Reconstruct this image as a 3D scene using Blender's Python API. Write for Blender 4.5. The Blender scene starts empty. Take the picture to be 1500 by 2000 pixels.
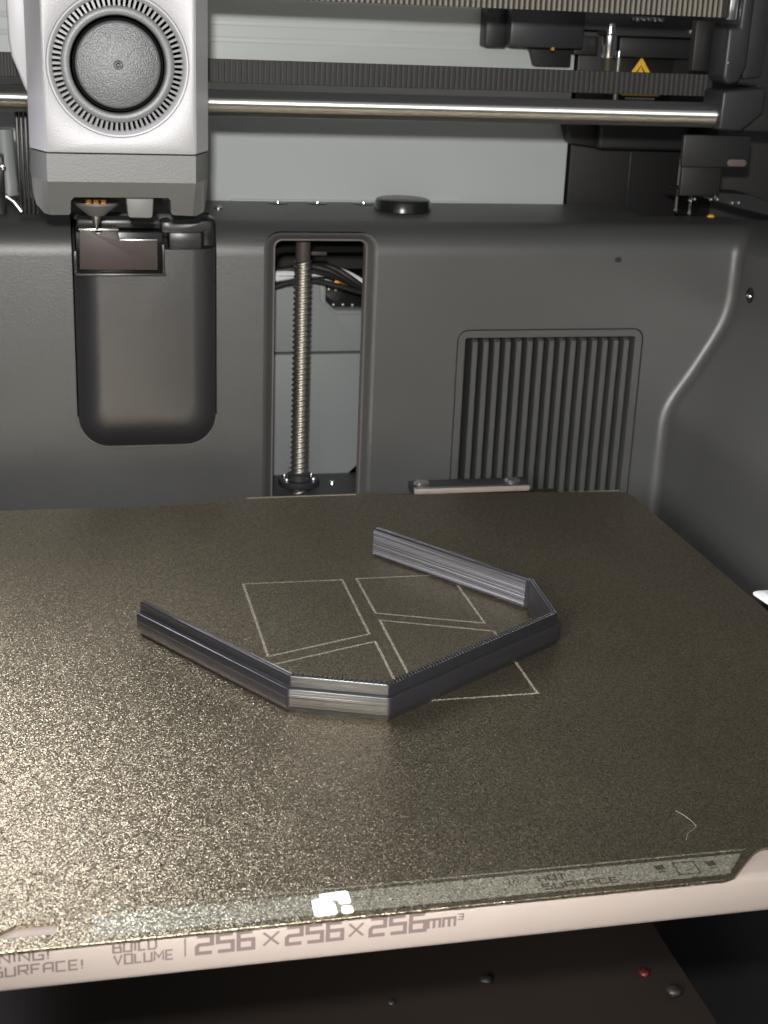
import bpy, bmesh, math, random
from mathutils import Vector, Matrix
random.seed(7)
S = 0.001                      # everything below is written in millimetres
scene = bpy.context.scene
C = scene.collection
PI = math.pi

# ------------------------------------------------------------------ camera
cam_d = bpy.data.cameras.new('camera')
cam = bpy.data.objects.new('camera', cam_d); C.objects.link(cam)
cam_d.sensor_fit = 'HORIZONTAL'; cam_d.sensor_width = 36.0; cam_d.lens = 66.384
cam_d.clip_start = 0.01; cam_d.clip_end = 30
_R = ((0.97571, 0.0370, -0.21591), (-0.21579, 0.33198, -0.91827), (0.0377, 0.94256, 0.33191))
_m = Matrix(_R).to_4x4(); _m.translation = Vector((-86.0*S, -361.1*S, 169.8*S))
cam.matrix_world = _m
cam_d.dof.use_dof = True; cam_d.dof.focus_distance = 0.375; cam_d.dof.aperture_fstop = 60
scene.camera = cam

# ------------------------------------------------------------------ light
world = bpy.data.worlds.new('World'); scene.world = world; world.use_nodes = True
bg = world.node_tree.nodes['Background']
bg.inputs[0].default_value = (0.85, 0.86, 0.92, 1); bg.inputs[1].default_value = 0.07
vs = scene.view_settings
vs.view_transform = 'Standard'; vs.look = 'None'; vs.exposure = 0.0; vs.gamma = 1.0

def lamp(name, loc, target, power, sx, sy, col):
    l = bpy.data.lights.new(name, 'AREA'); l.shape = 'RECTANGLE'
    l.size = sx*S; l.size_y = sy*S; l.energy = power; l.color = col
    o = bpy.data.objects.new(name, l); C.objects.link(o)
    p = Vector(loc)*S; o.location = p
    o.rotation_euler = (Vector(target)*S - p).to_track_quat('-Z', 'Y').to_euler()
    return o
# phone torch beside the lens, the chamber's light bar at the left, added facet light and room fill in front
lamp('phone_torch', (-96, -362, 210), (-10, 120, 60), 2.3, 14, 14, (1.0, 0.98, 0.94))
fl = lamp('front_facet_light', (-205, -355, 150), (18, -70, 0), 0.155, 40, 150, (1.0, 0.98, 0.95))  # shaped to brighten the bracket's front facet, stands outside the chamber
fl.data.spread = math.radians(34)           # spreads narrowed to keep light off the toolhead
cl = lamp('chamber_light_bar', (-156, 76, 197), (-50, -60, 0), 0.25, 50, 130, (0.95, 0.94, 1.0))
cl.data.spread = math.radians(120)
lamp('room_fill', (-150, -1000, 480), (0, 0, 80), 2.6, 1900, 900, (1.0, 0.97, 0.93))  # added broad fill, reflected as the pale band along the rod

# ------------------------------------------------------------------ materials
def new_mat(name):
    m = bpy.data.materials.new(name); m.use_nodes = True
    return m, m.node_tree, m.node_tree.nodes['Principled BSDF']
def N(nt, t, **kw):
    n = nt.nodes.new(t)
    for k, v in kw.items():
        if k in n.inputs.keys(): n.inputs[k].default_value = v
        else: setattr(n, k, v)
    return n
def plastic(name, col, rough=0.45, grain=0.35, scale=1500, metal=0.0, mottle=0.12, spec=0.5, dist=0.00012):
    """moulded plastic / painted metal: fine grain relief, slightly uneven colour and gloss"""
    m, nt, b = new_mat(name)
    tc = N(nt, 'ShaderNodeTexCoord')
    n1 = N(nt, 'ShaderNodeTexNoise', Scale=scale, Detail=2.0)
    n2 = N(nt, 'ShaderNodeTexNoise', Scale=22.0, Detail=5.0, Roughness=0.65)
    for n in (n1, n2): nt.links.new(tc.outputs['Object'], n.inputs['Vector'])
    bu = N(nt, 'ShaderNodeBump', Strength=grain, Distance=dist)
    nt.links.new(n1.outputs['Fac'], bu.inputs['Height']); nt.links.new(bu.outputs['Normal'], b.inputs['Normal'])
    mx = N(nt, 'ShaderNodeMix', data_type='RGBA')
    mx.inputs[6].default_value = tuple(c*(1-mottle) for c in col)+(1,)
    mx.inputs[7].default_value = tuple(min(1, c*(1+mottle)) for c in col)+(1,)
    nt.links.new(n2.outputs['Fac'], mx.inputs[0]); nt.links.new(mx.outputs[2], b.inputs['Base Color'])
    mr = N(nt, 'ShaderNodeMapRange'); mr.inputs[3].default_value = rough-0.06; mr.inputs[4].default_value = rough+0.08
    nt.links.new(n2.outputs['Fac'], mr.inputs[0]); nt.links.new(mr.outputs[0], b.inputs['Roughness'])
    b.inputs['Metallic'].default_value = metal
    b.inputs['Specular IOR Level'].default_value = spec
    return m

M = {}
M['wall'] = plastic('dark_moulded_plastic', (0.055, 0.0555, 0.0545), 0.43, 0.6, 2500, mottle=0.14, spec=0.9, dist=0.0001)
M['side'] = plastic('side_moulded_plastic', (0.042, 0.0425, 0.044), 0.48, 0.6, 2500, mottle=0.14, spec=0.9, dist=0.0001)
M['chute'] = plastic('chute_plastic', (0.032, 0.031, 0.033), 0.34, 0.6, 2600, spec=1.0, dist=0.0001)
M['black'] = plastic('black_plastic', (0.012, 0.011, 0.011), 0.5, 0.2)
M['black_gloss'] = plastic('glossy_black_plastic', (0.012, 0.012, 0.013), 0.22, 0.05)
M['void'] = plastic('recess_shade', (0.005, 0.005, 0.005), 0.8, 0.2, spec=0.05)  # near-black stands in for the shade behind the vent slats
M['grey'] = plastic('bracket_grey', (0.026, 0.0265, 0.030), 0.42, 0.2)
M['greydark'] = plastic('bracket_dark_grey', (0.016, 0.016, 0.0165), 0.45, 0.2)
M['panel'] = plastic('pale_painted_sheet', (0.50, 0.53, 0.52), 0.42, 0.3, 900, mottle=0.05)
M['motor'] = plastic('blue_grey_plastic', (0.225, 0.24, 0.245), 0.45, 0.2, mottle=0.05)
M['silver'] = plastic('silver_painted_plastic', (0.425, 0.42, 0.435), 0.45, 0.7, 2300, metal=0.25, mottle=0.05)
M['silver_side'] = plastic('silver_smooth_plastic', (0.50, 0.495, 0.52), 0.38, 0.05, mottle=0.02)
M['taupe'] = plastic('taupe_plastic', (0.20, 0.20, 0.195), 0.42, 0.45, 1400, mottle=0.06)
M['hub'] = plastic('hub_grey_plastic', (0.17, 0.177, 0.181), 0.38, 1.0, 2600, metal=0.35, mottle=0.05, dist=0.00018)
M['blade'] = plastic('fan_blade_plastic', (0.32, 0.325, 0.33), 0.35, 0.2, mottle=0.05)
M['ring'] = plastic('fan_ring_plastic', (0.20, 0.207, 0.212), 0.38, 0.4, mottle=0.05)
M['belt'] = plastic('belt_rubber', (0.05, 0.047, 0.044), 0.6, 0.9, 2200, mottle=0.3, dist=0.0003)
M['belt_pale'] = plastic('belt_fabric', (0.26, 0.235, 0.195), 0.5, 0.9, 2200, mottle=0.3, dist=0.0003)
M['steel'] = plastic('ground_steel', (0.88, 0.86, 0.82), 0.40, 0.04, metal=1.0, mottle=0.04)
nt = M['steel'].node_tree; b = nt.nodes['Principled BSDF']
tg = N(nt, 'ShaderNodeTangent', direction_type='RADIAL', axis='X'); nt.links.new(tg.outputs[0], b.inputs['Tangent'])
b.inputs['Anisotropic'].default_value = 1.0; b.inputs['Anisotropic Rotation'].default_value = 0.25
M['screwsteel'] = plastic('rolled_steel', (0.50, 0.475, 0.42), 0.40, 0.1, metal=1.0, mottle=0.10)
M['bright'] = plastic('bright_screw_metal', (0.82, 0.82, 0.82), 0.22, 0.05, metal=1.0)
M['wiper'] = plastic('brown_steel_sheet', (0.060, 0.044, 0.040), 0.5, 0.1, metal=0.0, mottle=0.05)
M['smoke'] = plastic('smoky_plastic', (0.035, 0.034, 0.034), 0.3, 0.1)
M['bed'] = plastic('bed_aluminium', (0.275, 0.232, 0.205), 0.5, 0.15, 700, metal=0.15, mottle=0.05)
M['ink'] = plastic('brown_grey_ink', (0.115, 0.085, 0.080), 0.5, 0.05, mottle=0.15)
M['white'] = plastic('white_print', (0.86, 0.86, 0.90), 0.5, 0.1, mottle=0.02)
M['cardwhite'] = plastic('pale_card', (0.62, 0.65, 0.70), 0.45, 0.1, mottle=0.03)
M['yellow'] = plastic('yellow_print', (0.85, 0.50, 0.04), 0.5, 0.05, mottle=0.05)
M['label'] = plastic('label_black', (0.010, 0.009, 0.008), 0.35, 0.05)
M['copper'] = plastic('gold_contact', (0.85, 0.45, 0.10), 0.3, 0.05, metal=0.8)
M['cone'] = plastic('heat_block_grey', (0.24, 0.24, 0.235), 0.45, 0.2, metal=0.3)
M['red'] = plastic('red_plastic_scrap', (0.06, 0.002, 0.002), 0.5, 0.1)
M['scrap'] = plastic('grey_plastic_scrap', (0.012, 0.011, 0.010), 0.5, 0.1)
M['floor'] = plastic('floor_plastic', (0.017, 0.012, 0.009), 0.5, 0.2)
M['hair'] = plastic('pale_fibre', (0.13, 0.11, 0.085), 0.5, 0.05)
M['cable_w'] = plastic('pale_cable', (0.70, 0.72, 0.75), 0.3, 0.05)
M['cable_b'] = plastic('black_cable', (0.016, 0.016, 0.016), 0.35, 0.05)
M['rim'] = plastic('moulded_rim', (0.16, 0.145, 0.14), 0.35, 0.05)  # paler than the wall, puts light caught on the window rim into colour

def pei(name, base, metal, r0, r1, bump, flake, sc=1500, dist=0.0003):
    """powder coated textured sheet: pebbled relief with randomly tilted glittering grains"""
    m, nt, b = new_mat(name); L = nt.links.new
    tc = N(nt, 'ShaderNodeTexCoord')
    v = N(nt, 'ShaderNodeTexVoronoi', Scale=sc*1.25, feature='F1')
    n = N(nt, 'ShaderNodeTexNoise', Scale=sc, Detail=2.0, Roughness=0.6)
    n3 = N(nt, 'ShaderNodeTexNoise', Scale=14.0, Detail=4.0, Roughness=0.6)
    for q in (v, n, n3): L(tc.outputs['Object'], q.inputs['Vector'])
    sub = N(nt, 'ShaderNodeVectorMath', operation='SUBTRACT'); sub.inputs[1].default_value = (0.5, 0.5, 0.5)
    L(v.outputs['Color'], sub.inputs[0])
    scl = N(nt, 'ShaderNodeVectorMath', operation='SCALE'); scl.inputs['Scale'].default_value = flake; L(sub.outputs[0], scl.inputs[0])
    geo = N(nt, 'ShaderNodeNewGeometry')
    ad = N(nt, 'ShaderNodeVectorMath', operation='ADD'); L(geo.outputs['Normal'], ad.inputs[0]); L(scl.outputs[0], ad.inputs[1])
    no = N(nt, 'ShaderNodeVectorMath', operation='NORMALIZE'); L(ad.outputs[0], no.inputs[0])
    bu = N(nt, 'ShaderNodeBump', Strength=bump, Distance=dist)
    L(n.outputs['Fac'], bu.inputs['Height']); L(no.outputs[0], bu.inputs['Normal']); L(bu.outputs['Normal'], b.inputs['Normal'])
    mr = N(nt, 'ShaderNodeMapRange'); mr.inputs[1].default_value = 0.3; mr.inputs[2].default_value = 0.7
    mr.inputs[3].default_value = r0; mr.inputs[4].default_value = r1
    L(n3.outputs['Fac'], mr.inputs[0]); L(mr.outputs[0], b.inputs['Roughness'])
    cr = N(nt, 'ShaderNodeMix', data_type='RGBA')
    cr.inputs[6].default_value = tuple(c*0.55 for c in base)+(1,); cr.inputs[7].default_value = tuple(min(1, c*1.5) for c in base)+(1,)
    sp = N(nt, 'ShaderNodeSeparateColor'); L(v.outputs['Color'], sp.inputs[0]); L(sp.outputs[2], cr.inputs[0]); L(cr.outputs[2], b.inputs['Base Color'])
    b.inputs['Metallic'].default_value = metal
    return m
M['pei'] = pei('golden_textured_coating', (0.325, 0.281, 0.202), 0.97, 0.30, 0.37, 0.45, 0.46, 2500)
M['pei_line'] = pei('etched_outline', (0.36, 0.325, 0.26), 0.6, 0.42, 0.48, 0.3, 0.4, 3000)
M['pei_strip'] = pei('label_strip_coating', (0.34, 0.325, 0.26), 0.75, 0.30, 0.38, 0.30, 0.46, 2500)
M['pei_dark'] = pei('dark_strip_print', (0.08, 0.07, 0.05), 0.6, 0.36, 0.46, 0.4, 0.6)

def filament(name, base=(0.012, 0.012, 0.0145), k=0.37, streak=0.0, fz=7500):
    """printed plastic: stacked rounded layers of uneven gloss, drawn along the wall"""
    m, nt, b = new_mat(name); L = nt.links.new
    tc = N(nt, 'ShaderNodeTexCoord')
    mp = N(nt, 'ShaderNodeMapping'); mp.inputs['Scale'].default_value = (9, 9, fz)
    n = N(nt, 'ShaderNodeTexNoise', Scale=1.0, Detail=1.5, Roughness=0.6)
    L(tc.outputs['Object'], mp.inputs[0]); L(mp.outputs[0], n.inputs['Vector'])
    n2 = N(nt, 'ShaderNodeTexNoise', Scale=1100.0, Detail=2.0); L(tc.outputs['Object'], n2.inputs['Vector'])
    mr = N(nt, 'ShaderNodeMapRange'); mr.inputs[1].default_value = 0.25; mr.inputs[2].default_value = 0.75
    mr.inputs[3].default_value = -k; mr.inputs[4].default_value = k
    L(n.outputs['Fac'], mr.inputs[0])
    geo = N(nt, 'ShaderNodeNewGeometry')
    cb = N(nt, 'ShaderNodeCombineXYZ'); L(mr.outputs[0], cb.inputs[2])
    ad = N(nt, 'ShaderNodeVectorMath', operation='ADD'); L(geo.outputs['Normal'], ad.inputs[0]); L(cb.outputs[0], ad.inputs[1])
    no = N(nt, 'ShaderNodeVectorMath', operation='NORMALIZE'); L(ad.outputs[0], no.inputs[0])
    bu = N(nt, 'ShaderNodeBump', Strength=0.12, Distance=0.00004)
    L(n2.outputs['Fac'], bu.inputs['Height']); L(no.outputs[0], bu.inputs['Normal']); L(bu.outputs['Normal'], b.inputs['Normal'])
    r = N(nt, 'ShaderNodeMapRange'); r.inputs[3].default_value = 0.26; r.inputs[4].default_value = 0.34
    L(n2.outputs['Fac'], r.inputs[0]); L(r.outputs[0], b.inputs['Roughness'])
    if streak > 0:                     # pale streaks along the layers: scuffs plus painted lamp sheen
        rp_ = N(nt, 'ShaderNodeMapRange'); rp_.inputs[1].default_value = 0.42; rp_.inputs[2].default_value = 0.72
        L(n.outputs['Fac'], rp_.inputs[0]); cm = N(nt, 'ShaderNodeMix', data_type='RGBA')
        cm.inputs[6].default_value = base+(1,); cm.inputs[7].default_value = tuple(c+streak*t for c, t in zip(base, (0.93, 0.92, 1.0)))+(1,)
        L(rp_.outputs[0], cm.inputs[0]); L(cm.outputs[2], b.inputs['Base Color'])
    else: b.inputs['Base Color'].default_value = base+(1,)
    b.inputs['Specular IOR Level'].default_value = 0.6
    return m
M['filament'] = filament('charcoal_printed_plastic')
M['filament_streaked'] = filament('streaked_printed_plastic', (0.035, 0.035, 0.041), 0.85, 0.15, 5000)

# ------------------------------------------------------------------ mesh helpers (millimetres in, metres out)
class MB:
    def __init__(s): s.bm = bmesh.new()
    def add(s, verts, faces):
        vs_ = [s.bm.verts.new(Vector(v)*S) for v in verts]
        for f in faces:
            try: s.bm.faces.new([vs_[i] for i in f])
            except ValueError: pass
        return s
    def merge(s, bm2):
        me = bpy.data.meshes.new('tmp'); bm2.to_mesh(me); bm2.free(); s.bm.from_mesh(me); bpy.data.meshes.remove(me)
        return s
    def box(s, x0, x1, y0, y1, z0, z1, bev=0.4, seg=2):
        return s.prism([(x0, z0), (x1, z0), (x1, z1), (x0, z1)], y0, y1, 'Y', bev, seg)
    def prism(s, poly, a, b, axis='Y', bev=0.4, seg=2):
        """polygon extruded along an axis; Y: poly is (x,z), X: poly is (y,z), Z: poly is (x,y)"""
        bm = bmesh.new()
        def P(p, t):
            return {'Y': (p[0], t, p[1]), 'X': (t, p[0], p[1]), 'Z': (p[0], p[1], t)}[axis]
        v0 = [bm.verts.new(Vector(P(p, a))*S) for p in poly]; v1 = [bm.verts.new(Vector(P(p, b))*S) for p in poly]
        n = len(poly)
        bm.faces.new(v0); bm.faces.new(v1[::-1])
        for i in range(n): bm.faces.new((v0[i], v1[i], v1[(i+1) % n], v0[(i+1) % n]))
        bmesh.ops.recalc_face_normals(bm, faces=bm.faces)
        if bev > 0:
            es = [e for e in bm.edges if e.calc_face_angle(0) > 0.5]
            bmesh.ops.bevel(bm, geom=es, offset=bev*S, segments=seg, affect='EDGES', profile=0.5, clamp_overlap=True)
        return s.merge(bm)
    def loft(s, rings, cap0=False, cap1=False, close=True):
        n = len(rings[0]); vv = [p for r in rings for p in r]; ff = []
        for k in range(len(rings)-1):
            for i in range(n if close else n-1):
                j = (i+1) % n
                ff.append((k*n+i, k*n+j, (k+1)*n+j, (k+1)*n+i))
        if cap0: ff.append(tuple(range(n))[::-1])
        if cap1: ff.append(tuple((len(rings)-1)*n+i for i in range(n)))
        return s.add(vv, ff)
    def lathe(s, prof, axis='Z', c=(0, 0, 0), n=32, cap=True):
        """prof: (radius, height) list turned round an axis through c"""
        rings = []
        for r, h in prof:
            ring = []
            for i in range(n):
                t = 2*PI*i/n; a, b_ = r*math.cos(t), r*math.sin(t)
                ring.append({'Z': (c[0]+a, c[1]+b_, c[2]+h), 'Y': (c[0]+a, c[1]+h, c[2]+b_), 'X': (c[0]+h, c[1]+a, c[2]+b_)}[axis])
            rings.append(ring)
        return s.loft(rings, cap0=cap and prof[0][0] > 1e-4, cap1=cap and prof[-1][0] > 1e-4)
    def tube(s, pts, r, n=8):
        rings = []
        for k, p in enumerate(pts):
            p = Vector(p); d = (Vector(pts[min(k+1, len(pts)-1)])-Vector(pts[max(k-1, 0)])).normalized()
            u = d.cross(Vector((0.13, 0.31, 0.94))).normalized(); w = d.cross(u)
            rings.append([tuple(p+u*(r*math.cos(2*PI*i/n))+w*(r*math.sin(2*PI*i/n))) for i in range(n)])
        return s.loft(rings, True, True)
    def build(s, name, mat, parent=None, smooth=True, ang=35, flip=True):
        if flip: bmesh.ops.recalc_face_normals(s.bm, faces=s.bm.faces)
        me = bpy.data.meshes.new(name); s.bm.to_mesh(me); s.bm.free()
        me.materials.append(M[mat] if isinstance(mat, str) else mat)
        if smooth:
            me.shade_smooth(); me.set_sharp_from_angle(angle=math.radians(ang))
        o = bpy.data.objects.new(name, me); C.objects.link(o)
        if parent is not None: o.parent = parent; o.matrix_parent_inverse = parent.matrix_world.inverted()
        return o
def tag(o, label=None, cat=None, group=None, kind=None):
    if label: o['label'] = label
    if cat: o['category'] = cat
    if group: o['group'] = group
    if kind: o['kind'] = kind
    return o
def thing(name, loc, label, cat, group=None):
    o = bpy.data.objects.new(name, None); C.objects.link(o); o.empty_display_size = 0.01
    o.matrix_world = Matrix.Translation(Vector(loc)*S)
    return tag(o, label, cat, group)
def rrect(x0, x1, z0, z1, r, n=6):
    """rounded rectangle, r may be (bottom, top)"""
    rb, rt = r if isinstance(r, tuple) else (r, r)
    out = []
    for cx, cz, rr, a0 in ((x1-rb, z0+rb, rb, -90), (x1-rt, z1-rt, rt, 0), (x0+rt, z1-rt, rt, 90), (x0+rb, z0+rb, rb, 180)):
        for i in range(n+1):
            t = math.radians(a0+90*i/n); out.append((cx+rr*math.cos(t), cz+rr*math.sin(t)))
    return out
def arc(cx, cy, r, a0, a1, n):
    return [(cx+r*math.cos(math.radians(a0+(a1-a0)*i/n)), cy+r*math.sin(math.radians(a0+(a1-a0)*i/n))) for i in range(n+1)]
def cut(o, cutters):
    """boolean difference with temporary solids, result baked into the mesh"""
    for c in cutters:
        md = o.modifiers.new('cut', 'BOOLEAN'); md.operation = 'DIFFERENCE'; md.solver = 'EXACT'; md.object = c
    bpy.context.view_layer.update()
    dg = bpy.context.evaluated_depsgraph_get()
    me = bpy.data.meshes.new_from_object(o.evaluated_get(dg)); old = o.data
    o.modifiers.clear(); o.data = me; me.name = o.name
    me.shade_smooth(); me.set_sharp_from_angle(angle=math.radians(35))
    for c in cutters:
        cm = c.data; bpy.data.objects.remove(c); bpy.data.meshes.remove(cm)
    return o
def ribbon(mb, pts, w, f, closed=False):
    """flat stroke along 2-D points with mitred joints; f maps (a,b) to 3-D"""
    n = len(pts); L = []; Rr = []
    for i in range(n):
        p = Vector(pts[i])
        a = Vector(pts[i-1]) if (i > 0 or closed) else None
        b = Vector(pts[(i+1) % n]) if (i < n-1 or closed) else None
        d0 = (p-a).normalized() if a is not None else None; d1 = (b-p).normalized() if b is not None else None
        if d0 is None: d0 = d1
        if d1 is None: d1 = d0
        n0 = Vector((-d0.y, d0.x)); n1 = Vector((-d1.y, d1.x)); mm = (n0+n1)
        mm = mm.normalized() if mm.length > 1e-6 else n0
        k = min(2.0, 1.0/max(0.3, mm.dot(n0)))
        L.append(f(*(p+mm*(w/2*k)))); Rr.append(f(*(p-mm*(w/2*k))))
    vv = L+Rr; ff = [(i, (i+1) % n, n+(i+1) % n, n+i) for i in range(n if closed else n-1)]
    mb.add(vv, ff)

# ------------------------------------------------------------------ chamber shell (the setting)
WY, TOPZ, RR = 165.0, 94.5, 12.0            # rear wall plane, ledge height, edge radius
prof = [(WY, -95.0), (WY, TOPZ-RR)] + [(WY+RR-RR*math.cos(math.radians(a)), TOPZ-RR+RR*math.sin(math.radians(a))) for a in range(9, 91, 9)]
outer = prof + [(232.0, TOPZ), (232.0, TOPZ-3), (WY+RR, TOPZ-3)] + [(WY+3, TOPZ-RR-2), (WY+3, -95.0)]
mb = MB()
rings = []
for x in (-215.0, 150.0): rings.append([(x, y, z) for y, z in outer])
mb.loft(rings, True, True)
rear_wall = mb.build('rear_wall', 'wall'); rear_wall['kind'] = 'structure'
WX0, WX1, WZ0, WZ1 = -7.6, 27.0, -40.0, 88.2            # lead screw window
c1 = MB(); c1.loft([[(x, y, z) for x, z in rrect(WX0-4.5, WX1+4.5, WZ0-4, WZ1+3.2, (3, 6.5))] for y in (150, 200)], True, True)
c1 = c1.build('cutter', 'wall')
GX0, GX1, GZ0, GZ1 = 64.4, 142.4, -32.0, 54.2           # vent
c2 = MB(); c2.loft([[(x, y, z) for x, z in rrect(GX0, GX1, GZ0, GZ1, 4.5)] for y in (150, 200)], True, True)
c2 = c2.build('cutter', 'wall')
CX0, CX1, CZ0 = -82.2, -29.8, 10.2                      # purge chute pocket
c3 = MB(); c3.loft([[(x, y, z) for x, z in rrect(CX0, CX1, CZ0, 120, (12, 2))] for y in (150, 196)], True, True)
c3 = c3.build('cutter', 'wall')
cut(rear_wall, [c1, c2, c3])
# soft inward lip round the screw window, ending in a narrow rim painted paler for caught light
mb = MB()
rg = []
for off, y in ((4.6, WY), (3.6, WY+0.15), (2.6, WY+0.7), (1.7, WY+1.5), (0.9, WY+2.0), (0.7, WY+2.1)):
    rg.append([(x, y, z) for x, z in rrect(WX0-off, WX1+off, WZ0-off, WZ1+off*0.72, (3, 2.6+off*0.8))])
mb.loft(rg); lip = mb.build('window_lip', 'wall', rear_wall, ang=80)
mb = MB(); rg = []
for off, y in ((0.75, WY+2.3), (0.7, WY+1.8), (0.45, WY+1.55), (0.15, WY+1.7), (0.0, WY+2.2), (0.0, WY+6.5)):
    rg.append([(x, y, z) for x, z in rrect(WX0-off, WX1+off, WZ0-off, WZ1+off, (3, 2.6+off))])
mb.loft(rg); mb.build('window_rim', 'rim', rear_wall, ang=80)
# dust smudges and scuffs on the wall are flat marks, kept as thin patches
def smudge(name, pts, y, mat):
    m_ = MB(); m_.add([(x, y, z) for x, z in pts], [tuple(range(len(pts)))]); return m_.build(name, mat, rear_wall, flip=False)

random.seed(3)
def blot(cx, cz, rx, rz):
    return [(cx+rx*random.uniform(.7, 1.1)*math.cos(2*PI*i/14), cz+rz*random.uniform(.7, 1.1)*math.sin(2*PI*i/14)) for i in range(14)]
smudge('dark_smudge', blot(128.6, 81.6, 1.6, 1.3), WY-0.03, 'black')
M['dust'] = plastic('dust_film', (0.075, 0.073, 0.068), 0.6, 0.2, mottle=0.3)
for cx, cz, rx, rz in ((108, 46, 0.5, 0.3), (-2, 2, 0.3, 0.4), (45, 70, 0.25, 0.5), (52, 20, 0.4, 0.25), (-98, 10, 0.5, 0.3), (-20, 40, 0.3, 0.3), (36, -4, 0.5, 0.4)):
    smudge('dust_speck', blot(cx, cz, rx, rz), WY-0.03, 'dust')

# right-hand side wall: steps inward lower down, joined to the rear wall by a hollow fillet
sec = [(-95, 156.0), (2, 156.0), (14, 156.1), (19, 156.7), (23, 158.2), (27, 160.6), (31, 163.3), (35, 165.9), (40, 168.9), (45, 171.8),
       (50, 174.6), (54, 176.6), (58, 178.2), (62, 179.2), (66, 179.8), (72, 180.0), (82.5, 180.0)]
for a in range(9, 91, 9):
    t = math.radians(a); sec.append((TOPZ-RR+RR*math.sin(t), 180.0+RR-RR*math.cos(t)))
FR = 4.5
rows = []
for z, xs in sec:
    yr = WY if z <= TOPZ-RR else WY+RR-math.sqrt(max(0, RR*RR-(z-(TOPZ-RR))**2))
    row = [(150.0, yr, z), (0.5*(150+xs-FR), yr, z)]
    for i in range(8):
        t = math.radians(90*i/7); row.append((xs-FR+FR*math.sin(t), yr-FR+FR*math.cos(t), z))
    for y in (120, 60, 0, -60, -140, -230): row.append((xs, y, z))
    rows.append(row)
last = rows[-1]
rows.append([(x, max(y, WY+RR)+(20 if i < 4 else 12), TOPZ) if i < 9 else (x+30, y+10, TOPZ) for i, (x, y, z) in enumerate(last)])
mb = MB(); mb.loft(rows, close=False)
side_wall = mb.build('side_wall', 'wall', ang=70); side_wall['kind'] = 'structure'
mb = MB(); mb.lathe([(0.01, 0.35), (1.9, 0.35), (2.1, -0.1), (2.5, -0.15), (2.8, 0.05), (3.2, 0.4)], 'X', (179.5, 151.6, 69.9), 24)
mb.build('screw_hole_collar', 'black_gloss', side_wall)
mb = MB(); mb.lathe([(0.01, 0.0), (0.9, 0.0), (1.1, 0.4)], 'X', (179.3, 151.6, 69.5), 12); mb.build('screw', 'bright', side_wall)
# left side wall beyond the frame, the floor and the dark well of the base
mb = MB(); mb.box(-216, -206, -230, 164, -95, 240, 1); lw = mb.build('left_side_wall', 'side'); lw['kind'] = 'structure'
mb = MB(); mb.box(-206, 90, -230, 164, -104, -100, 0.6); fl = mb.build('floor', 'floor'); fl['kind'] = 'structure'
mb = MB(); mb.box(-216, 300, -235, 300, -150, -146, 0.5); fl2 = mb.build('base_pan', 'black'); fl2['kind'] = 'structure'

# ------------------------------------------------------------------ space behind the ledge
mb = MB()
mb.prism(rrect(-120, 131, 90.5, 200, 2.5), 240, 243, 'Y', 0.8)
back_panel = mb.build('back_panel', 'panel'); back_panel['kind'] = 'structure'
for z in (164.0, 157.5):
    mb = MB(); mb.prism([(-118, z-1.1), (118, z-1.1), (117, z+1.1), (-117, z+1.1)], 239.75, 241, 'Y', 0.2, 2); mb.build('pressed_rib', 'panel', back_panel)
mb = MB(); mb.prism([(-18, 91), (85.5, 91), (85.5, 92.6), (83.8, 94.4), (-15.5, 94.4), (-18, 92.4)], 238.4, 241, 'Y', 0.9, 3)
mb.build('pressed_plate', 'panel', back_panel)
mb = MB(); mb.box(-230, 330, 268, 272, -60, 260, 0.3); o = mb.build('rear_shell', 'black'); o['kind'] = 'structure'
mb = MB(); mb.prism([(150, 232), (129, 233), (129, 232), (158, 232)], 80, TOPZ-0.2, 'Z', 0); mb.bm.free()

# black corner housing with upright panel seams
t = thing('corner_housing', (165, 245, 94), 'tall black housing in the right rear corner behind the steel rod', 'housing')
mb = MB(); mb.box(132, 187, 239, 262, 80, 178, 0.8); mb.build('housing_body', 'black', t)
mb = MB(); mb.box(159.6, 160.6, 238.4, 239.6, 92, 118, 0.2); mb.build('panel_seam', 'greydark', t)
t = thing('side_housing', (200, 230, 94), 'dark stepped housing at the right edge below the gantry block', 'housing')
mb = MB(); mb.box(184, 262, 205, 245, 80, 131, 0.8); mb.build('housing_body', 'black', t)

t = thing('drive_motor_cover', (108, 226, 158), 'dark square motor cover hanging below the upper belt at right', 'motor cover')
mb = MB(); mb.box(96, 127.8, 222, 240, 159, 174, 1.2); mb.build('front_box', 'grey', t)
mb = MB(); mb.prism([(88, 158.2), (97, 158.2), (97, 174), (88, 174)], 230, 240, 'Y', 1.0); mb.build('side_box', 'greydark', t)
mb = MB(); mb.prism([(112, 151), (128, 151), (128, 160), (105, 160), (110, 157)], 236, 243, 'Y', 0.8); mb.build('lower_lug', 'greydark', t)
mb = MB(); mb.lathe([(0.01, -0.3), (0.7, -0.3), (0.7, 1)], 'Y', (114.5, 222, 158.6), 10); mb.build('screw', 'copper', t)
t = thing('tensioner_bracket', (155, 230, 165), 'dark flat tensioner bracket with screws and a coil spring at upper right', 'bracket')
mb = MB(); mb.prism([(127, 166.5), (139, 166.5), (139, 164.5), (182, 164.8), (182.5, 174.5), (127, 173.5)], 226, 238, 'Y', 0.7); mb.build('bracket_plate', 'grey', t)
mb = MB(); mb.box(147.2, 180, 231, 237.5, 156.2, 164.2, 0.6); mb.build('cover_plate', 'greydark', t)
mb = MB(); mb.box(127.5, 138, 232, 237, 156.5, 164.0, 0.5); mb.build('side_plate', 'greydark', t)
for i, x in enumerate((176.3, 181.2)):
    mb = MB(); mb.lathe([(0.01, -0.9), (0.9, -0.8), (1.0, 0)], 'Y', (x, 226, 167.2), 12); mb.build('screw', 'bright', t)
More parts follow.
